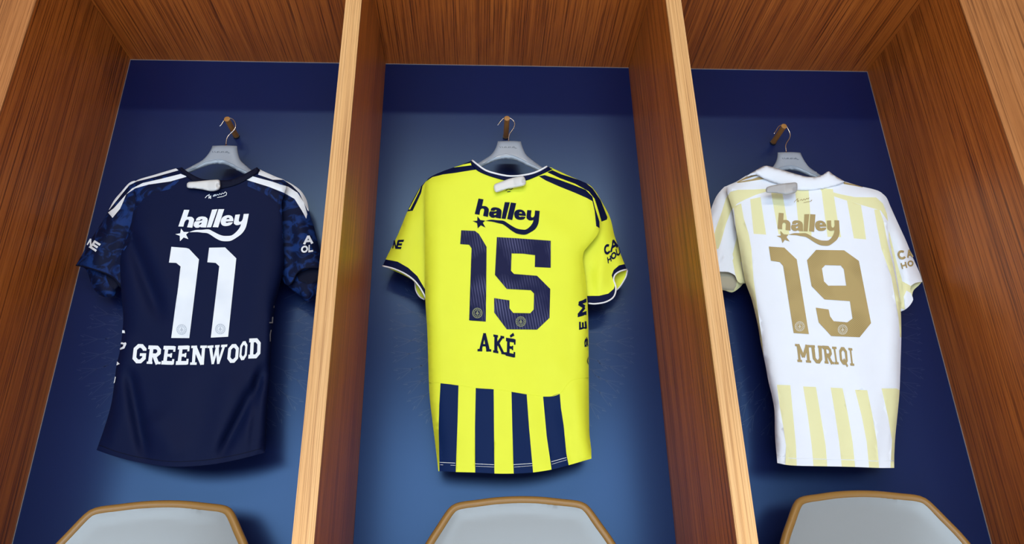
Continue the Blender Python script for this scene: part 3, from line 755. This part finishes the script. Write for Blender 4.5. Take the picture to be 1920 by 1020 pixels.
sr = put(plain_glyph('A'), z1(K, 120, 430, [(1582,40),(1640,36),(1642,90),(1578,96)])) + put(plain_glyph('O'), z1(K, 120, 430, [(1566,106),(1610,104),(1606,150),(1562,150)])) + put(plain_glyph('L'), z1(K, 120, 430, [(1614,100),(1644,98),(1646,142),(1612,148)]))
decal('sleeve_lettering', sr, RS, WHITE, R, grid=4)
sg = strokes(z1(5.37, 330, 200, [(293,915),(312,893),(335,880),(330,915),(350,893),(350,918),(335,912)]), 1.2) + strokes(z1(5.37, 330, 200, [(372,898),(385,882),(400,880),(385,895),(375,898)]), 1.1) \
   + strokes(z1(5.37, 330, 200, [(385,895),(410,888),(416,878),(430,886),(440,870),(455,880),(465,865),(480,871),(495,852),(510,865),(506,885),(470,900),(415,910)]), 1.0)
decal('signature', sg, TS, WHITE, R, grid=4)
sd = [z1(K, 120, 430, [(384,662),(400,664),(402,682),(383,680)]), z1(K, 120, 430, [(376,742),(408,742),(412,752),(398,782),(370,792),(368,782),(388,770),(392,756),(374,752)]), z1(K, 120, 430, [(350,868),(368,884),(346,894)]), z1(K, 120, 430, [(336,968),(342,970),(334,1008),(327,1012)])]
for q in sd: decal('side_letter', [q], TS, WHITE, R, grid=4)
_gp = plain('grey_side_print', srgb(120, 122, 126))
for q, w_ in (([(1386,500),(1384,514)], 1.6), ([(1376,574),(1374,612),(1354,612)], 2.2), ([(1366,660),(1360,690),(1360,736)], 1.6)):
    decal('side_letter', strokes(z1(K, 120, 430, q), w_), TS, _gp, R, grid=4)
tube_on('hem_seam', [(187,834),(216,845),(258,856),(296,862),(330,864.5),(371,863),(412,858),(454,849.5),(490,840)], TS, NAVYD, R, -.0002, .0008)
adopt(R)

# ================================================================== white shirt
R = shirt_root('football_shirt', 1495, 330, 'white and pale yellow polo shirt with tan number 19, right bay')
t_out = [(1420,326,0),(1450,334,0),(1475,341,0),(1500,350,0),(1520,352,0),(1545,346,0),(1570,334,0),
 (1584.3,339.4,.7),(1617,349.3,.7),(1645.4,356.4,.7),(1656,364,.6),(1660,385,.35),(1664,420,.35),(1668,450,.5),(1675,485,.7),(1682,520,.9),
 (1688,563.7,1),(1690,620.6,1),(1688.6,677.5,1),(1686.6,734.3,1),(1683.5,769.4,1),(1678.7,817.5,1),(1676.8,852,.8),(1676.6,876.4,.3),
 (1648.5,876.4,0),(1600.3,874.6,0),(1552.2,873.5,0),(1500.6,872.5,0),(1476.6,871,0),(1457.5,867.2,.3),
 (1453.2,817.5,.9),(1452,769.4,1),(1447.4,741.9,1),(1440.7,714.5,1),(1435.2,684,1),(1426.5,643.4,1),(1420.8,609.2,1),(1409.4,560.9,1),(1398,529.6,1),(1393,505,.9),(1389,480,.7),(1384,450,.5),(1378,420,.35),(1374,395,.35),(1364,362,.5),(1362,348,.6),
 (1381,339.4,.7),(1402.3,327.1,.6)]
folds = [(1453,765,1473,850,.008,9),(1462,790,1478,870,-.006,6),(1400,440,1425,600,.004,16),(1680,560,1672,700,.004,14),(1600,640,1640,860,.004,26),(1520,700,1540,860,.004,34),(1666,740,1650,870,-.005,12),(1655,390,1675,500,.004,12),(1560,740,1585,870,-.003,20)]
TS = Surf(t_out, YS - .032, .027, 30, folds, dome=(1550, 190, .012))
c7 = lambda p: z1(K, 1290, 210, p)
ca = lambda p: z1(2.909, 1260, 680, p)
yl = c7([(525,503),(430,508),(330,510),(280,523),(250,565),(225,650),(185,760),(160,850),(150,900),(200,900),(215,860),(250,735),(285,645),(325,600),(380,572),(450,542),(515,522)])
yr = c7([(870,503),(1000,538),(1100,558),(1240,560),(1285,600),(1312,670),(1320,720),(1270,645),(1180,620),(1050,582),(960,552),(880,520)])
cols = [c7([(410,572),(478,558),(490,640),(515,805),(433,800)]), c7([(548,530),(622,530),(650,690),(670,805),(597,803)]), c7([(706,505),(795,505),(808,690),(815,812),(735,808)]),
        c7([(878,500),(955,505),(985,700),(1010,822),(920,820)]), c7([(1048,580),(1140,610),(1158,720),(1174,837),(1094,830)])]
sideL = c7([(300,620),(350,600),(368,700),(400,800),(418,900),(432,1100),(460,1300),(488,1500),(505,1680),(380,1200),(330,900)])
sideR = c7([(1228,640),(1262,640),(1290,720),(1316,860),(1350,1000),(1400,1250),(1425,1420),(1430,1500),(1398,1480),(1388,1350),(1340,1080),(1276,900),(1248,760)])
low = [ca([(572,118),(645,120),(662,300),(676,450),(682,600),(616,600),(622,450),(606,340),(588,240)]), ca([(715,127),(785,130),(810,280),(838,450),(850,600),(775,600),(762,450),(740,280)]), ca([(865,133),(930,137),(960,280),(985,430),(1002,600),(930,600),(912,430),(890,280)]),
       ca([(998,145),(1065,148),(1092,280),(1118,430),(1132,600),(1078,600),(1062,430),(1035,290)]), ca([(1143,138),(1225,138),(1245,150),(1245,300),(1225,600),(1190,600),(1200,420),(1180,300)])]
regs = [(p, 1) for p in cols + [sideL, sideR, yl, yr] + low]
t1 = c7([(385,425),(440,404),(460,415),(400,432),(330,460),(315,462)]); t2 = c7([(468,424),(505,438),(400,455),(322,466),(330,458),(420,440)])
t3 = c7([(1022,456),(1110,478),(1155,490),(1150,494),(1100,484),(1028,472)])
regs += [(t1, 2), (t2, 2), (t3, 2)]
rear = [(1545,352,0),(1584.3,345,0)] + [(p[0], p[1], 0) for p in t_out[8:-2]] + [(1381,345,0),(1420,335,0),(1450,365,0),(1500,390,0),(1530,375,0)]
cloth('torso', TS, regs, [CREAM, PALE, TAN], R, rear=rear)
ls = [(1385,352,.6),(1362,348,.7),(1358.2,349.3,.8),(1345.5,363.5,.9),(1336.9,380.6,1),(1328,410,1),(1318,450,1),(1311,485,1),(1309,512,.7),
 (1330,507,0),(1354,508.5,0),(1365.4,509.1,0),(1378.1,515.4,0),(1381.6,523.9,0),(1388,530,.4),(1405,530,.8),(1402,490,1),(1392,430,.5),(1384,390,.4)]
LS = Surf(ls, YS - .006, .020, 34, [(1365,400,1345,500,.006,11),(1385,430,1378,515,-.005,8),(1350,400,1330,500,-.003,8)])
yl2 = c7([(330,640),(352,700),(372,800),(375,900),(350,990),(372,1100),(395,1130),(330,1130),(310,1060),(290,950),(320,830),(318,720)])
cloth('sleeve', LS, [(yl, 1), (yl2, 1), (c7([(190,1040),(240,920),(280,870),(300,960),(260,1070)]), 0)], [CREAM, PALE], R, back=False)
LB = Surf([(1309,512,0),(1340,505,0),(1366,507,0),(1382,516,0),(1397,525.4,0),(1390,535,1),(1383.8,541,1),(1372.5,547.4,1),(1359.7,544,1),(1340,540,1),(1318,530,1)], YS + .008, .012, 14)
cloth('cuff_lining', LB, [(z1(K, 1290, 450, [(60,208),(225,205),(270,205),(312,228),(322,262),(318,300),(300,330),(245,326),(140,310)]), 1)], [PALE, TANIN], R, back=False)
rsl = [(1640,356,.6),(1645.4,356.4,.7),(1661,367.8,.9),(1669.6,386.3,1),(1682.4,414.7,1),(1699.4,451.7,1),(1710.8,480.1,1),(1725,512.5,1),(1729.3,527.3,.7),
 (1716.5,529.6,0),(1708,535.3,0),(1706.5,541,0),(1709.4,552.4,0),(1712.2,561,0),(1704,574,.2),(1690.3,582.8,.5),(1680,578,.9),(1672,520,.9),(1658,450,.5),(1650,400,.4)]
RS = Surf(rsl, YS - .006, .020, 30, [(1680,430,1706,530,.005,10),(1672,440,1690,540,-.005,8),(1695,520,1700,570,.003,6)])
yr2 = c7([(1325,780),(1345,860),(1380,1000),(1410,1100),(1420,1190),(1430,1300),(1395,1290),(1375,1150),(1350,1030),(1320,880)])
cloth('sleeve', RS, [(yr, 1), (yr2, 1), (z1(K, 1290, 450, [(1395,260),(1470,300),(1475,350),(1440,330),(1410,400),(1400,330)]), 1)], [CREAM, PALE], R, back=False)
RB = Surf([(1729.5,526.5,0),(1722,535,0),(1713.6,542.4,0),(1710.4,552,0),(1712,562,0),(1700,560,0),(1703,540,0),(1712,528,0)], YS + .014, 0, 10)
cloth('cuff_lining', RB, [], [PALE], R, back=False)
# polo collar: a folded-over band, fuller than the torso beneath
outer = [(1400.5,328.5),(1412.3,320.9),(1432.2,310.1),(1437.9,309.6),(1449.2,312.5),(1472,319.2),(1494.7,325.8),(1514.6,330.5),(1531.7,330.3),(1543,326.3),(1550.2,321.3),(1554.4,320),(1560.1,324.9),(1572,332.5),(1584.8,339.6),
 (1577.2,343.3),(1560.1,349.5),(1540.2,353.8),(1517.5,356.4),(1494.7,355.8),(1472,347.5),(1449.2,341,),(1432.2,334),(1415.1,325.4)]
CSurf = Surf([(x, y, 1 if 1 <= i <= 14 else .35) for i, (x, y) in enumerate(outer)], YS - .050, .016, 9)
piece('collar', CSurf.out[:, :2], CSurf, CREAM, R, 0, grid=4, thick=.004)
n9 = lambda p: z1(K, 1290, 450, p)
o1 = n9([(533,40),(635,47),(717,125),(797,617),(697,610),(628,168),(606,142),(547,133)])
o9 = n9([(845,62),(1030,65),(1127,135),(1207,545),(1132,638),(945,630),(862,540),(843,443),(927,455),(937,500),(960,532),(1050,540),(1085,515),(1068,400),(900,388),(815,300),(785,130)])
h9 = n9([(905,162),(1008,165),(1028,190),(1044,298),(925,298),(897,270),(883,185)])
dg = decal('digit', [o1], TS, NUM_T, R); decal('roundel', roundel(1499.5, 611, 8.6), TS, RO_T, dg, .0018, 3)
dg = decal('digit', [o9], TS, NUM_T, R, cuts=[h9]); decal('roundel', roundel(1580, 617, 8.6), TS, RO_T, dg, .0018, 3)
mark_decal(c7([(600,662),(1005,712),(905,879),(590,815),(832,672),(588,765)]), TS, TAN, R)
nm = []
for ch, q in (('M',[(708,682),(798,690),(808,806),(722,800)]),('U',[(806,690),(884,695),(890,812),(822,806)]),('R',[(886,694),(940,698),(962,816),(900,810)]),('I',[(944,700),(984,702),(1000,816),(962,816)]),('Q',[(994,702),(1046,706),(1056,820),(1006,816)]),('I',[(1052,708),(1088,712),(1102,826),(1066,824)])):
    nm += put(glyph(ch), n9(q))
decal('name_lettering', nm, TS, TAN, R)
sr = put(plain_glyph('C'), n9([(1376,70),(1432,62),(1446,116),(1392,130)])) + put(plain_glyph('A'), n9([(1444,62),(1470,59),(1486,108),(1446,114)])) + put(plain_glyph('H'), n9([(1402,150),(1436,140),(1446,180),(1412,188)])) + put(plain_glyph('O'), n9([(1444,138),(1482,128),(1490,166),(1454,174)]))
decal('sleeve_lettering', sr, RS, TAN, R, grid=4)
sg = strokes(z1(6, 1400, 220, [(535,950),(550,930),(575,910),(570,940),(585,930),(580,950)]), .9) + strokes(z1(6, 1400, 220, [(600,930),(615,918),(630,930),(645,912),(660,925),(675,905),(690,912),(705,898)]), .9) + strokes(z1(6, 1400, 220, [(720,930),(735,925),(720,940),(680,945),(640,955)]), .8)
decal('signature', sg, TS, TAN, R, grid=4)
tube_on('hem_seam', [(1457,852),(1480,858),(1520,859.5),(1560,860.5),(1600,861.5),(1640,863.5),(1676,863)], TS, CREAM, R, -.0002, .0008)
adopt(R)

# ------------------------------------------------------------------ hangers
def hanger_parts(root):
    c = lambda p: z1(6, 860, 200, p)
    top = [(440,384),(520,380),(620,380),(700,386),(712,430),(735,490),(768,545),(850,612),(960,690),(1080,762),(1190,826),(1212,850),(1196,868),(1080,820),(960,756),(860,706),(740,645),(640,600),(580,586),(540,583),(490,586),(440,596),(380,618),(300,652),(200,700),(80,765),(-30,820),(-52,806),(-40,780),(80,712),(200,640),(280,592),(360,540),(405,482),(428,430)]
    o = smooth_poly([p + (1,) for p in c(top)], 5)
    pv, tri, _ = triangulate([o], [o], 4.5)
    d = np.sqrt(((pv[:, None, :] - o[None, :, :2]) ** 2).sum(2)).min(1)
    bul = .0065 * np.sqrt(np.clip(1 - (1 - np.clip(d / 6, 0, 1)) ** 2, 0, 1))
    lv = lambda y: at_np(pv, y) 
    A = lv(YS - .002 - bul); B = lv(YS + .002 + bul)
    n = len(pv)
    V = np.concatenate([A, B]) - np.array(root.location)
    edge = {}
    for t in tri:
        for i in range(3):
            e = (t[i], t[(i + 1) % 3]); edge[e] = 1
    side = [(b, a, a + n, b + n) for (a, b) in edge if (b, a) not in edge]
    F = [tuple(t) for t in tri] + [tuple(t[::-1] + n) for t in tri] + side
    link('hanger_body', V, F, HANG, root)
    rl = smooth_poly([p + (0,) for p in c([(0,735),(120,690),(230,650),(300,622),(370,580),(430,548),(490,535),(550,530),(620,545),(690,575),(760,610),(860,656),(940,694),(1100,768)])], 4, closed=False)
    P = at_np(rl[:, :2], YS - .0085) - np.array(root.location); V, F = tube_geo(P, .0016, 8); link('ridge', V, F, HANG, root)
    em = []
    for x in (462, 486, 508, 530, 552, 578, 600, 622): em += strokes(c([(x, 443), (x + 12, 458)] if x % 4 else [(x, 458), (x + 14, 446), (x + 18, 460)]), .9)
    em += strokes(c([(630, 462), (655, 462)]), .8)
    pv, tri, _ = triangulate(em, em, 0); link('embossed_mark', at_np(pv, YS - .0089) - np.array(root.location), tri, HANGD, root)
def hook_part(root, pts):
    hk = smooth_poly([p + (0,) for p in pts], 2.5, closed=False)
    P = at_np(hk[:, :2], YS) - np.array(root.location); V, F = tube_geo(P, .0015, 8)
    h = link('hook', V, F, STEEL, root); h['label'] = 'thin steel hook'
    V, F = tube_geo([P[0] + np.array((0, 0, -.004)), P[0] + np.array((0, 0, .006))], .0026, 10)
    link('hook_collar', V, F, STEEL, h)
base = at(955, 262, YS)
h0 = empty('clothes_hanger', base, 'smoky grey plastic hanger with steel hook holding the yellow shirt', 'hanger', 'plastic clothes hangers on the pegs')
hanger_parts(h0)
def copy_tree(o, parent=None):
    c = o.copy(); COL.objects.link(c)
    if parent: c.parent = parent
    for ch in list(o.children): copy_tree(ch, c)
    return c
h2 = copy_tree(h0); h2.location = at(422, 270.5, YS); h2['label'] = 'smoky grey plastic hanger with steel hook holding the navy shirt'
h3 = copy_tree(h0); h3.location = at(1479, 283, YS); h3['label'] = 'smoky grey plastic hanger with steel hook under the white polo collar'
hook_part(h0, z1(6, 860, 200, [(562,400),(562,350),(566,318),(584,286),(612,245),(628,208),(629,180),(614,152),(588,130),(555,120),(522,120),(490,140),(463,172),(438,205)]))
hook_part(h2, [(423.5,273.7),(424.2,265.2),(426.1,257),(431.5,250.3),(438,244.3),(441.5,238.2),(441.7,231.7),(439.2,226),(434.8,221.8),(428.7,220.4),(422.8,222.2),(418.4,227.6),(415.3,232.5),(411.9,235.9)])
hook_part(h3, [(1474.3,286.7),(1474,281.7),(1472.8,273.3),(1475,266.7),(1479,260.8),(1481.3,255.3),(1481.2,249.7),(1478.8,243.6),(1475.6,238.4),(1471.6,235),(1467,233.8),(1462.3,234.6),(1458.8,238),(1456,242.5),(1453.2,247),(1451,250.3)])

# ------------------------------------------------------------------ security tags
def tag_obj(outline, bump_c, y, mat, label):
    o = smooth_poly([p + (1,) for p in outline], 2.5)
    cen = o[:, :2].mean(0)
    root = empty('security_tag', at(cen[0], cen[1], y), label, 'tag', 'white anti-theft clips on the collars')
    pv, tri, _ = triangulate([o], [o], 2.2)
    d = np.sqrt(((pv[:, None, :] - o[None, :, :2]) ** 2).sum(2)).min(1)
    rnd = np.sqrt(np.clip(1 - (1 - np.clip(d / 3.0, 0, 1)) ** 2, 0, 1))
    r = np.hypot(pv[:, 0] - bump_c[0], (pv[:, 1] - bump_c[1]))
    hb = .006 * np.clip(1 - ((r - 2) / 13.0), 0, 1) ** .7 - .005 * np.exp(-(np.hypot(pv[:, 0] - bump_c[0] - 5, pv[:, 1] - bump_c[1]) / 4.2) ** 4)
    A = at_np(pv, y - .004 - .006 * rnd - hb * rnd); B = at_np(pv, np.full(len(pv), y))
    n = len(pv); V = np.concatenate([A, B]) - np.array(root.location); edge = {}
    for t in tri:
        for i in range(3): edge[(t[i], t[(i + 1) % 3])] = 1
    F = [tuple(t) for t in tri] + [tuple(t[::-1] + n) for t in tri] + [(b, a, a + n, b + n) for (a, b) in edge if (b, a) not in edge]
    link('clip_body', V, F, mat, root)
    V, F = tube_geo([at(bump_c[0], bump_c[1], y + .001) - root.location, at(bump_c[0], bump_c[1], y + .004) - root.location], .005, 12)
    link('pin', V, F, STEEL, root)
c = lambda p: z1(6, 860, 200, p)
tag_obj(c([(398,878),(415,862),(470,842),(560,808),(650,785),(700,772),(728,778),(746,800),(758,845),(752,870),(728,888),(660,902),(600,912),(540,922),(480,945),(425,960),(406,948),(394,905)]), (978, 338.5), YS - .0495, TAGW, 'white security clip tilted on the yellow shirt collar')
c = lambda p: z1(5.37, 330, 200, p)
tag_obj(c([(113,765),(128,754),(200,748),(300,738),(400,730),(432,732),(444,752),(447,790),(440,820),(415,838),(365,847),(320,842),(270,830),(200,820),(130,816),(113,808),(108,785)]), (405, 347), YS - .0495, TAGW, 'white security clip on the navy shirt collar')
c = lambda p: z1(6, 1400, 220, p)
tag_obj(c([(222,785),(260,768),(330,752),(420,738),(500,730),(550,726),(568,735),(573,780),(566,822),(540,846),(490,862),(440,868),(400,858),(330,848),(260,845),(222,840),(214,820)]), (1487, 354), YS - .0675, TAGG, 'pale grey security clip tucked under the white polo collar')

# ------------------------------------------------------------------ chairs
def chair_parts(root):
    # local frame: x across, z up from the floor, y towards the panel; backrest dishes towards the viewer at its sides
    half = [(0, .9145), (.05, .9125), (.10, .9065), (.130, .9025), (.147, .896), (.160, .880), (.176, .855), (.197, .822), (.212, .79), (.222, .74), (.222, .66), (.212, .58), (.195, .53), (.17, .505), (.1, .498), (0, .497)]
    pts = [(x, z) for x, z in half] + [(-x, z) for x, z in half[::-1][1:-1]]
    o = smooth_poly([p + (0,) for p in pts], .012)[:, :2]
    yy = lambda x, z: -.105 - .55 * x * x - .10 * (.91 - z)
    V, F = tube_geo([(x, yy(x, z), z) for x, z in o], .0095, 12, closed=True)
    rim = link('backrest_rim', V, F, CH_T, root); rim['label'] = 'tan moulded rim'
    S = 1000.0
    ins = o.copy(); cen = np.array([0, .70]); ins = cen + (ins - cen) * .985
    pv, tri, _ = triangulate([ins * [S, -S]], [ins * [S, -S]], 14)
    pv = pv / [S, -S]
    d = np.sqrt(((pv[:, None, :] - ins[None, :, :]) ** 2).sum(2)).min(1)
    A = [(x, yy(x, z) + .003 * min(1, dd / .02) - .0065, z) for (x, z), dd in zip(pv, d)]
    B = [(x, yy(x, z) + .012, z) for x, z in pv]
    n = len(pv)
    link('backrest_panel', A, tri, CH_P, root)['label'] = 'glossy grey cream pad'
    link('backrest_shell', B, tri[:, ::-1], CH_T, root)
    # seat pan, post and foot
    bm = bmesh.new(); bm_box(bm, -.21, .21, -.60, -.15, .435, .475, .018)
    from_bm('seat', bm, CH_T, root, smooth=True)
    bm = bmesh.new(); bm_box(bm, -.03, .03, -.17, -.13, .40, .53, .006)
    from_bm('bracket', bm, CH_M, root)
    V, F = tube_geo([(0, -.36, .012), (0, -.36, .44)], .03, 20); link('post', V, F, CH_M, root)
    V, F = tube_geo([(0, -.36, 0), (0, -.36, .008), (0, -.36, .014)], [.2, .2, .17], 28); link('foot_plate', V, F, CH_M, root)
c0 = empty('locker_chair', (0.0765, 0, 0), 'tan rimmed grey chair back under the yellow shirt', 'chair', 'chairs standing in the locker bays')
chair_parts(c0)
for x, lab in ((-.7135, 'tan rimmed grey chair back under the navy shirt'), (.8660, 'tan rimmed grey chair back under the white polo shirt')):
    k = copy_tree(c0); k.location = (x, 0, 0.004 if x > 0 else 0); k['label'] = lab
bpy.context.view_layer.update()
